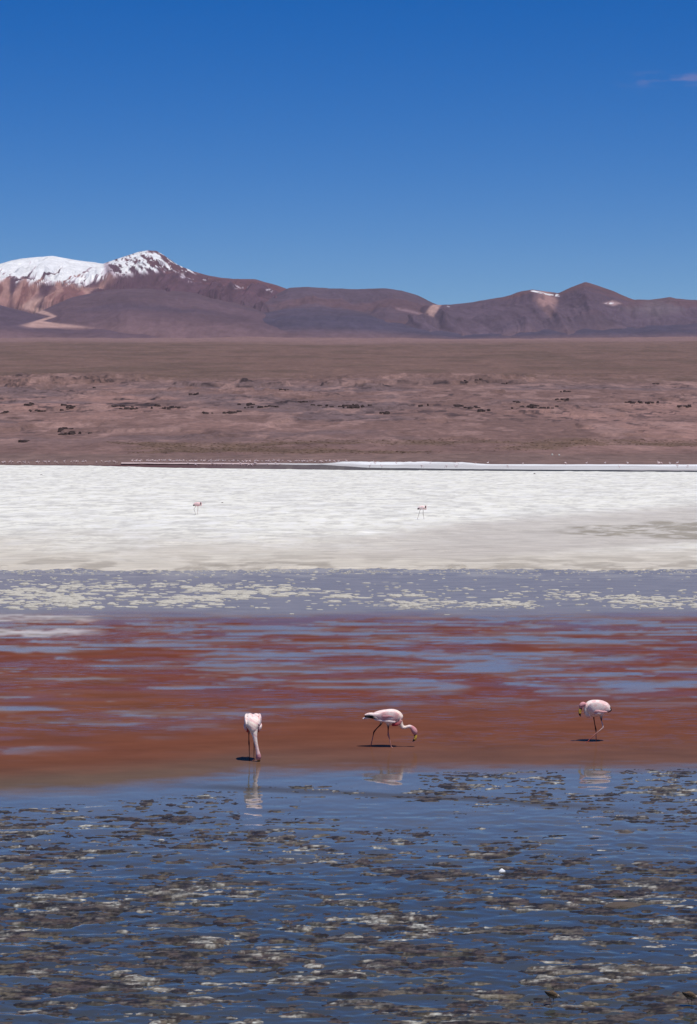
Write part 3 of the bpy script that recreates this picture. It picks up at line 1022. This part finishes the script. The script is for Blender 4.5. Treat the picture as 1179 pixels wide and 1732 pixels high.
beak2 = [B(942, 600, .018, 22, BLK), B(946, 614, .018, 22, (.05, .02, .015)), B(950, 626, .017, 23, YEL), B(948, 655, .016, 22, YEL), B(940, 676, .014, 19, YEL),
         B(934, 682, .013, 17, BLK), B(922, 696, .010, 12, BLK), B(908, 710, .003, 4, BLK)]
gx, gy = ground(644, 1263.6)
ex, ez = c(930, 566)
flamingo('pale pink flamingo stepping right with neck stretched low, middle of the three wading birds', (float(gx), float(gy), 0), 0,
         body2, neck2, legs2, [side_wing(-1), side_wing(1)], beak2, [(ex, -.036, ez), (ex, .036, ez)], 'flamingos wading in the red shallows')

# --- flamingo facing left with folded neck, one leg swung forward
c3 = conv(1069, 500, 905, -1); s3 = 1 / 1069


def B3(px, py, w, h, col, y=0.0): return B(px, py, w, h, col, c3, y, s3)


body3 = [B3(803, 374, .012, 14, BLK), B3(785, 370, .030, 34, BLK), B3(768, 366, .045, 54, WHT), B3(720, 356, .080, 94, WHT), B3(650, 354, .100, 124, WHT), B3(560, 360, .108, 138, WHT),
         B3(480, 370, .105, 138, WHT), B3(428, 386, .085, 112, CRM), B3(398, 400, .05, 72, CRM), B3(384, 408, .02, 30, CRM)]
neck3 = [B3(500, 400, .07, 70, CRM), B3(462, 448, .06, 58, CRM, .0), B3(428, 470, .050, 46, CRM, .01), B3(398, 440, .036, 34, CRM, .02), B3(385, 385, .030, 30, CRM, .03),
         B3(383, 330, .028, 28, WHT, .035), B3(368, 292, .029, 31, HPK, .04), B3(338, 288, .034, 38, HPK, .045), B3(314, 312, .034, 38, HPK, .045), B3(304, 342, .024, 28, HPK, .045),
         B3(301, 358, .012, 14, HPK, .045)]
legs3 = [[B3(527, 470, .03, 30, WHT, -.035), B3(526, 520, .011, 12, LEGD, -.035), B3(543, 630, .008, 9, LEGD, -.035), B3(560, 715, .012, 13, LEGD, -.035),
          B3(564, 770, .008, 8, LEGP, -.035), B3(564, 830, .007, 8, LEGP, -.035), B3(566, 908, .007, 8, LEGR, -.035)],
         [B3(634, 450, .035, 36, WHT, .035), B3(640, 540, .012, 14, LEGD, .035), B3(648, 580, .009, 10, (.6, .42, .38), .035), B3(667, 664, .012, 14, (.6, .42, .38), .036), B3(640, 697, .009, 10, (.6, .42, .38), .04),  # near leg: its sunlit paleness is put into the colour
          B3(560, 762, .008, 9, LEGP, .045), B3(450, 862, .008, 9, LEGR, .055), B3(396, 936, .008, 10, LEGR, .07)]]


def side_wing3(sgn):
    y2 = sgn * .104
    cov = [B3(430, 360, .012, 56, WHT, sgn * .080), B3(490, 345, .020, 92, WHT, y2), B3(570, 335, .022, 96, WHT, sgn * .108), B3(650, 345, .020, 80, WHT, y2), B3(720, 365, .016, 56, WHT, sgn * .082),
           B3(770, 385, .010, 26, WHT, sgn * .055), B3(795, 392, .004, 8, BLK, sgn * .036)]
    pk = [B3(505, 400, .008, 20, PNK, sgn * .110), B3(560, 395, .012, 26, PNK, sgn * .122), B3(640, 405, .012, 20, PNK, sgn * .118), B3(720, 410, .008, 14, PNK, sgn * .090)]
    low = [B3(520, 440, .008, 14, WHT, sgn * .105), B3(590, 425, .014, 22, WHT, sgn * .118), B3(670, 420, .010, 20, WHT, sgn * .106)]
    pri = [B3(740, 400, .010, 26, BLK, sgn * .060), B3(780, 385, .012, 26, BLK, sgn * .045), B3(806, 378, .005, 12, BLK, sgn * .03)]
    return [cov, pk, low, pri]


beak3 = [B3(306, 346, .018, 22, BLK, .045), B3(302, 360, .018, 24, BLK, .046), B3(296, 374, .017, 26, YEL, .047), B3(291, 405, .016, 25, YEL, .047), B3(289, 432, .014, 22, YEL, .047),
         B3(288, 442, .013, 20, BLK, .047), B3(292, 465, .010, 15, BLK, .047), B3(306, 490, .003, 4, BLK, .047)]
gx, gy = ground(1002, 1254.2)
ex, ez = c3(318, 318)
flamingo('pale pink flamingo facing left with folded neck and one bent leg, rightmost wading bird', (float(gx), float(gy), 0), math.pi,
         body3, neck3, legs3, [side_wing3(1), side_wing3(-1)], beak3, [(ex, .045 + .035, ez), (ex, .045 - .035, ez)], 'flamingos wading in the red shallows')

# --- flamingo seen from the front, bill in the water
yo = .02
body1 = [(-.20, yo, .600, .02, .012, *WHT), (-.15, yo, .600, .05, .040, *WHT), (-.08, yo, .585, .095, .075, *WHT), (-.01, yo, .565, .118, .092, *WHT), (.05, yo, .540, .112, .100, *WHT),
         (.10, yo + .004, .500, .088, .090, *CRM), (.13, yo + .008, .455, .055, .06, *CRM), (.14, yo + .01, .42, .03, .03, *CRM)]
neck1 = [(.05, yo, .53, .09, .09, *CRM), (.10, yo + .012, .465, .068, .068, *CRM), (.125, .045, .405, .046, .046, *CRM), (.135, .055, .345, .033, .034, *WHT), (.14, .068, .27, .027, .028, *CRM),
         (.14, .083, .20, .025, .026, *CRM), (.14, .094, .145, .026, .028, *WHT), (.135, .101, .105, .034, .036, *HPK), (.125, .104, .07, .039, .042, *HPK), (.11, .103, .04, .033, .034, *HPK),
         (.10, .102, .022, .016, .018, *HPK)]
legs1 = [[(-.01, -.036, .45, .03, .03, *WHT), (-.01, -.037, .38, .010, .010, *LEGD), (-.012, -.037, .30, .008, .008, *LEGD), (-.014, -.036, .245, .012, .012, *LEGD), (-.008, -.033, .20, .008, .008, *LEGD),
          (-.004, -.031, .1, .007, .007, *LEGD), (0, -.03, .0, .007, .007, *LEGD)],
         [(-.01, .040, .45, .03, .03, *WHT), (-.01, .040, .38, .010, .010, *LEGD), (-.012, .040, .30, .008, .008, *LEGD), (-.014, .039, .245, .012, .012, *LEGD), (-.004, .038, .20, .008, .008, *LEGD),
          (.004, .036, .1, .007, .007, *LEGD), (.01, .035, .0, .007, .007, *LEGD)]]


def front_wing(sgn):
    cov = [(.10, yo + sgn * .085, .50, .016, .05, *WHT), (.05, yo + sgn * .096, .545, .022, .080, *WHT), (-.02, yo + sgn * .098, .572, .026, .088, *WHT), (-.10, yo + sgn * .09, .595, .024, .07, *WHT),
           (-.17, yo + sgn * .055, .600, .016, .04, *WHT), (-.23, yo + sgn * .03, .595, .006, .014, *BLK)]
    hump = [(.06, yo + sgn * .045, .60, .02, .018, *WHT), (.0, yo + sgn * .046, .640, .040, .024, *WHT), (-.08, yo + sgn * .042, .646, .036, .022, *WHT), (-.16, yo + sgn * .035, .625, .016, .014, *WHT)]
    low = [(.09, yo + sgn * .085, .455, .010, .03, *PNK), (.05, yo + sgn * .110, .475, .014, .034, *WHT), (-.02, yo + sgn * .118, .500, .014, .03, *PNK), (-.08, yo + sgn * .105, .52, .008, .016, *WHT)]
    und = [(.06, yo + sgn * .070, .43, .014, .025, *CAR), (.02, yo + sgn * .078, .44, .02, .03, *CAR), (-.04, yo + sgn * .075, .46, .014, .02, *CAR)]
    return [cov, hump, low, und]


beak1 = [(.115, .102, .045, .024, .022, *BLK), (.105, .104, .026, .022, .020, *YEL), (.09, .108, .012, .020, .017, *BLK), (.07, .114, .008, .017, .013, *BLK), (.045, .122, .016, .006, .005, *BLK)]
gx, gy = ground(425.4, 1286)
flamingo('white pink flamingo seen head on with its bill dipped in the water, leftmost wading bird', (float(gx), float(gy), 0), -math.pi / 2,
         body1, neck1, legs1, [front_wing(-1), front_wing(1)], beak1, [(.125, .104 + .036, .062), (.125, .104 - .036, .062)], 'flamingos wading in the red shallows')


# --- the two flamingos out on the salt
def salt_flamingo(label, root_px, org, pinkish, legs_px):
    cc = conv(255.6, org[0], org[1]); s = 1 / 255.6
    A = (.76, .52, .50) if pinkish else WHT
    o0, o1 = org

    def b(px, py, w, h, col, y=0.0): return B(o0 + px, o1 + py, w, h, col, cc, y, s)
    body = [b(-58, -163, .02, 3, A), b(-48, -168, .05, 10, A), b(-25, -178, .10, 24, A), b(10, -183, .13, 30, A), b(42, -182, .12, 29, A), b(62, -174, .08, 22, WHT), b(72, -166, .03, 10, WHT)]
    neck = [b(50, -175, .06, 16, WHT), b(68, -158, .05, 13, WHT), b(80, -165, .04, 10, A), b(82, -182, .035, 9, A), b(76, -198, .035, 9, HPK), b(70, -206, .04, 10, HPK), b(64, -203, .02, 5, HPK)]
    beak = [b(66, -206, .022, 6, BLK), b(70, -198, .03, 6, BLK, -.08), b(72, -186, .03, 6, BLK, -.12), b(68, -172, .012, 3, BLK, -.13)]
    legs = [[b(x, y, w, w / s, col, yy) for (x, y, w, col) in L] for L, yy in zip(legs_px, (.05, -.05))]

    def wg(g):
        return [[b(50, -178, .03, 18, A, g * .10), b(10, -184, .035, 24, WHT if not pinkish else A, g * .13), b(-25, -176, .03, 16, A, g * .11), b(-50, -165, .015, 7, A, g * .06)],
                [b(-20, -166, .02, 7, BLK, g * .11), b(-42, -162, .03, 11, BLK, g * .09), b(-58, -160, .012, 5, BLK, g * .05)],
                [b(50, -156, .02, 6, PNK if pinkish else WHT, g * .09), b(10, -156, .025, 6, PNK if pinkish else WHT, g * .11), b(-20, -160, .015, 4, BLK, g * .10)]]
    gx, gy = ground(*root_px)
    flamingo(label, (float(gx), float(gy), .045), 0, body, neck, legs, [wg(-1), wg(1)], beak,
             [(cc(o0 + 74, 0)[0], -.042, cc(0, o1 - 205)[1]), (cc(o0 + 74, 0)[0], .042, cc(0, o1 - 205)[1])], 'flamingos standing out on the salt flat', .008)


salt_flamingo('small pink flamingo walking on the white salt flat, left of the two there', (280 + 515 / 9.83, 830 + 415 / 9.83), (515, 415), True,
              [[(-15, -165, .03, PNK), (-25, -125, .012, LEGP), (-42, -98, .014, LEGD), (-30, -60, .010, LEGD), (-22, -30, .010, LEGP), (-15, 0, .010, LEGD)],
               [(22, -165, .03, PNK), (25, -125, .012, LEGP), (24, -90, .014, LEGD), (20, -50, .010, LEGP), (22, 2, .011, LEGD)]])
salt_flamingo('small whitish flamingo striding on the white salt flat, right of the two there', (660 + 512 / 9.83, 830 + 486 / 9.83), (512, 486), False,
              [[(-8, -165, .03, PNK), (-18, -130, .012, LEGD), (-34, -72, .013, LEGD), (-46, -35, .010, LEGP), (-58, 0, .011, LEGD)],
               [(32, -165, .03, WHT), (34, -130, .012, LEGD), (33, -86, .016, LEGD), (40, -45, .010, LEGD), (48, 2, .011, LEGD)]])


# --- flamingo flocks along the far shore (a few pixels each: one mesh per bird)
def far_meshes():
    out = []
    for k in range(5):
        tone = [(.70, .60, .57), (.72, .66, .62), (.66, .50, .48), (.74, .70, .68), (.68, .55, .52)][k]
        h = .52
        body = [(-.3, 0, h + .02, .02, .01, *BLK), (-.2, 0, h + .03, .07, .05, *tone), (0, 0, h + .04, .12, .12, *tone), (.16, 0, h + .02, .10, .10, *tone), (.25, 0, h, .03, .03, *tone)]
        if k in (0, 3):
            neck = [(.16, 0, h + .02, .05, .05, *tone), (.28, 0, h + .12, .035, .035, *tone), (.25, 0, h + .28, .03, .03, *tone), (.27, 0, h + .42, .03, .03, *tone), (.33, 0, h + .44, .04, .04, *HPK), (.38, 0, h + .38, .02, .02, *BLK)]
        else:
            neck = [(.16, 0, h + .02, .05, .05, *tone), (.28, 0, h - .06, .035, .035, *tone), (.36, 0, h - .25, .03, .03, *tone), (.38, 0, h - .4, .04, .04, *HPK), (.33, 0, h - .47, .02, .02, *BLK)]
        parts = [loft(body, 10, 3), loft(neck, 8, 3)]
        for y in (-.04, .04):
            parts.append(loft([(-.02 + y, y, h - .02, .02, .02, *LEGP), (0, y, .26, .015, .015, *LEGR), (.02 - y, y, -.02, .012, .012, *LEGR)], 6, 2))
        out.append(colour_mesh('far_flamingo', parts, PLUME))
    return out


FAR = far_meshes()


def far_flock():
    r = random.Random(21)
    spec = [  # x range, y range, count, label, group
        (2, 200, 783.6, 785.6, 46, 'tiny white flamingo in the loose row at the far shore, left end', 'flamingos along the far shore, left row'),
        (222, 400, 781.4, 783.2, 80, 'tiny pinkish flamingo in the crowded row above the pale far salt bar', 'flamingos crowded on the far salt bar'),
        (400, 590, 782.0, 784.0, 62, 'tiny pinkish flamingo in the crowded row above the pale far salt bar', 'flamingos crowded on the far salt bar'),
        (318, 475, 787.4, 789.8, 26, 'tiny white flamingo in the dark channel below the far salt bar', 'flamingos in the far dark channel'),
        (600, 1176, 785.6, 787.4, 30, 'tiny white flamingo scattered along the far white shore, right half', 'flamingos scattered along the right far shore'),
    ]
    for x0, x1, y0, y1, n, lab, grp in spec:
        for i in range(n):
            x = r.uniform(x0, x1); y = r.uniform(y0, y1)
            if x1 == 200: y += -.6 * x / 200
            if x0 == 600: y = r.uniform(785.8, 787.0) + (0 if r.random() < .8 else 6)
            gx, gy = ground(x, y)
            o = bpy.data.objects.new('far_flamingo', FAR[r.randrange(5)])
            o.location = (float(gx), float(gy), 0.04); s = r.uniform(.75, 1.1)
            o.scale = (s, s, s); o.rotation_euler = (0, 0, r.choice([0, math.pi]) + r.uniform(-.6, .6))
            link(o); tag(o, lab, 'flamingo', grp)


far_flock()

# --- two small waders in the foreground
WADER = attr_material('wader_plumage', .8, .15, .45, 220, .4)
BRN = (.115, .078, .046); PAL = (.30, .25, .19); DRK = (.03, .024, .02)


def wader(label, px, py, rotz, scale=1.0):
    cc = conv(828, 213, 238); s = 1 / 828

    def b(x, y, w, h, col, yy=0.0): return B(x, y, w, h, col, cc, yy, s)
    body = [b(163, 152, .006, 4, DRK), b(178, 163, .016, 11, BRN), b(196, 170, .024, 19, BRN), b(216, 174, .027, 23, BRN), b(234, 181, .024, 19, BRN), b(244, 184, .017, 14, BRN),
            b(252, 186, .014, 12, PAL), b(260, 190, .008, 7, BRN), b(263, 192, .003, 3, DRK)]
    belly = [b(195, 182, .016, 10, PAL), b(218, 188, .021, 13, PAL), b(240, 192, .014, 9, PAL)]
    legs = [loft([b(202, 185, .006, 6, BRN, .012), b(196, 202, .0022, 2, DRK, .012), b(205, 222, .0018, 1.6, DRK, .012), b(211, 239, .0018, 1.6, DRK, .012)], 6, 3),
            loft([b(220, 190, .006, 6, BRN, -.012), b(222, 210, .0022, 2, DRK, -.012), b(220, 224, .0018, 1.6, DRK, -.012), b(226, 241, .0018, 1.6, DRK, -.012)], 6, 3)]
    root = bpy.data.objects.new('wader', None); link(root); root.empty_display_size = .05
    gx, gy = ground(px, py)
    root.location = (float(gx), float(gy), .012); root.rotation_euler = (0, 0, rotz); root.scale = (scale,) * 3
    tag(root, label, 'wader', 'small waders in the foreground water')
    link(bpy.data.objects.new('body', colour_mesh('wader_body', [loft(body, 16), loft(belly, 12)] + legs, WADER, .0022)), root)
    for g in (-1, 1):
        w = [b(234, 172, .004, 9, BRN, g * .020), b(212, 166, .007, 14, (.085, .058, .036), g * .024), b(188, 163, .006, 9, DRK, g * .017), b(164, 154, .002, 2, DRK, g * .006)]
        link(bpy.data.objects.new('wing', colour_mesh('wader_wing', [loft(w, 10, 5)], WADER)), root)
    link(bpy.data.objects.new('beak', colour_mesh('wader_beak', [loft([b(258, 189, .004, 3.5, DRK), b(266, 196, .0022, 2, DRK), b(274, 206, .001, .8, DRK)], 8, 3)], HORN)), root)
    for g in (-1, 1):
        o = link(bpy.data.objects.new('eye', EYE_ME), root); x_, z_ = cc(253, 182); o.location = (x_, g * .0125, z_); o.scale = (.35,) * 3
    return root


wader('small brown wader feeding with its bill down, near the bottom right', 934, 1700.5, 0)
wader('small pale brown wader cut off by the right edge of the picture', 1167, 1703, .12, 1.05)


# ------------------------------------------------------------------ small lumps
def lump(name, label, cat, px, py, w, d, h, mat, seed, z=0.0, group=None):
    r = random.Random(seed)
    me = bpy.data.meshes.new(name); bm = bmesh.new()
    bmesh.ops.create_icosphere(bm, subdivisions=3, radius=1)
    for v in bm.verts:
        n = float(fbm(np.array([v.co.x * 1.7 + seed]), np.array([v.co.y * 1.7 + v.co.z * 2.1]), seed, 3)[0])
        v.co *= .75 + .5 * n
        if v.co.z < -.25: v.co.z = -.25
    bm.to_mesh(me); bm.free(); me.materials.append(mat)
    me.polygons.foreach_set('use_smooth', [True] * len(me.polygons))
    o = link(bpy.data.objects.new(name, me)); gx, gy = ground(px, py)
    o.location = (float(gx), float(gy), z); o.scale = (w / 2, d / 2, h)
    o.rotation_euler = (0, 0, r.uniform(-.3, .3))
    return tag(o, label, cat, group)


WHITE_L = plain_material('white_salt_lump', (.68, .69, .70), .7, .3, .08, 25, .3)
MUD_L = plain_material('mud_lump', (.085, .065, .05), .8, .3, .3, 30, .5)
DARK_L = plain_material('dark_lump', (.12, .10, .09), .85, .2, .2, 8)
PALE_L = plain_material('pale_boulder', (.40, .38, .35), .85, .2, .1, 2)
lump('salt_lump', 'bright white rounded lump in the blue foreground water', 'salt lump', 849, 1475, .072, .06, .035, WHITE_L, 3)
lump('mud_lump', 'long low brown mud lump with pale crust on top, right foreground', 'mud lump', 1052, 1532, .38, .22, .035, MUD_L, 5)
lump('crust', 'pale thin crust lying on top of the long mud lump', 'crust', 1050, 1527, .16, .05, .008, PALE_L, 6, .03)
lump('crust', 'small pale arched crust left of centre in the blue water', 'crust', 273, 1421, .075, .04, .012, PALE_L, 8)
lump('dark_lump', 'tiny dark lump right of the left salt flat flamingo', 'lump', 376, 851, .16, .12, .05, DARK_L, 11, .03)
lump('dark_lump', 'tiny dark lump on the far left of the salt flat', 'lump', 70, 804, .5, .4, .14, DARK_L, 12, .03)
lump('dark_lump', 'tiny dark lump below the far channel at the right', 'lump', 904, 802, .35, .3, .14, DARK_L, 13, .03)
lump('boulder', 'left of two white dots on the far brown shore', 'boulder', 933, 785, .7, .7, .5, PALE_L, 15, 0)
lump('boulder', 'right of two white dots on the far brown shore', 'boulder', 944, 785, .65, .7, .45, PALE_L, 16, 0)
for nm, px_, py_ in (('boulder', 933, 769.7), ('boulder.001', 944, 769.7)):
    bpy.data.objects[nm].location = on_plain(px_, py_ + .6)


# ------------------------------------------------------------------ dark lava outcrops on the plain
LAVA = plain_material('lava_rock', (.056, .037, .034), .9, .2, .35, .3, .6)


LV = []; LF = []


def lava_outcrop(px, py, wpx, n, seed):
    r = random.Random(seed)
    x0, y0, z0 = on_plain(px, py)
    sc = y0 / F
    for i in range(n):
        u = r.gauss(0, .42) * wpx * sc
        dx = u; dy = r.uniform(-1, 1) * 9 + .25 * u
        ppx, _ = project(np.array(x0 + dx), np.array(y0 + dy), np.array(z0))
        c = int(np.clip(np.searchsorted(TERR['az'], math.atan((x0 + dx) / (y0 + dy))), 0, len(TERR['az']) - 1))
        k = int(np.clip(np.searchsorted(TERR['Y'][:, c], y0 + dy), 0, TERR['Y'].shape[0] - 1))
        z = float(TERR['Z'][k, c])
        w = r.uniform(.6, 1.9); h = r.uniform(.35, 1.0); d = w * r.uniform(.6, 1.2)
        b = len(LV); m = 7
        ang = [6.283 * q / m + r.uniform(-.3, .3) for q in range(m)]
        tx = r.uniform(-.3, .3)
        for a in ang: LV.append((x0 + dx + w * math.cos(a), y0 + dy + d * math.sin(a), z - .4))
        for a in ang:
            q = r.uniform(.55, .95); LV.append((x0 + dx + w * q * math.cos(a) + tx, y0 + dy + d * q * math.sin(a), z + h * r.uniform(.5, 1.1)))
        LV.append((x0 + dx + tx, y0 + dy, z + h * r.uniform(.9, 1.2)))
        for q in range(m):
            j = (q + 1) % m
            LF.append((b + q, b + j, b + m + j, b + m + q)); LF.append((b + m + q, b + m + j, b + 2 * m))


for i, (px_, py_, w_, n_) in enumerate([(5, 699, 14, 6), (48, 687, 18, 6), (62, 697, 22, 8), (112, 687, 16, 5), (118, 692, 12, 4), (203, 688, 26, 8), (216, 693, 28, 10), (265, 687, 18, 5),
                                        (291, 692, 22, 9), (372, 700, 62, 14), (425, 686, 16, 6), (442, 689, 26, 9), (468, 688, 14, 5), (510, 681, 18, 5), (545, 688, 20, 5), (590, 688, 34, 14), (604, 690, 24, 10),
                                        (108, 729, 14, 5), (120, 735, 26, 8), (44, 747, 10, 5), (716, 688, 24, 6), (768, 688, 24, 8), (790, 691, 16, 6), (812, 696, 24, 8), (880, 681, 20, 6), (894, 689, 34, 12),
                                        (914, 691, 24, 9), (945, 679, 22, 7), (1070, 682, 28, 8), (1098, 684, 24, 8), (1160, 688, 20, 8), (810, 645, 10, 4), (790, 650, 16, 4), (852, 650, 12, 4), (1110, 650, 16, 4),
                                        (330, 668, 12, 6), (160, 656, 12, 6), (655, 700, 14, 6), (960, 664, 18, 4), (480, 662, 14, 6)]):
    lava_outcrop(px_, py_, w_, n_, 900 + i)
me = bpy.data.meshes.new('lava_rocks'); me.from_pydata(LV, [], LF); me.materials.append(LAVA)
tag(link(bpy.data.objects.new('lava_rocks', me)), 'small dark broken lava rocks strewn over the brown plain', 'rocks', kind='stuff')

# ------------------------------------------------------------------ the thin haze of the high plain
def build_haze():
    k = NT('haze_air')
    v = k.n('VolumePrincipled', {'Color': (.80, .86, 1.0), 'Density': HAZE, 'Anisotropy': .2})
    k.t.links.new(v.outputs[0], k.out.inputs['Volume'])
    x, y0, y1, z0, z1 = 9000, -60, 20500, -2.5, 1650
    me = bpy.data.meshes.new('haze')
    me.from_pydata([(-x, y0, z0), (x, y0, z0), (x, y1, z0), (-x, y1, z0), (-x, y0, z1), (x, y0, z1), (x, y1, z1), (-x, y1, z1)], [],
                   [(0, 3, 2, 1), (4, 5, 6, 7), (0, 1, 5, 4), (1, 2, 6, 5), (2, 3, 7, 6), (3, 0, 4, 7)])
    me.materials.append(k.m)
    tag(link(bpy.data.objects.new('haze', me)), 'thin bluish air between the lake and the mountains', 'haze', kind='stuff')


HAZE = 8e-6
build_haze()
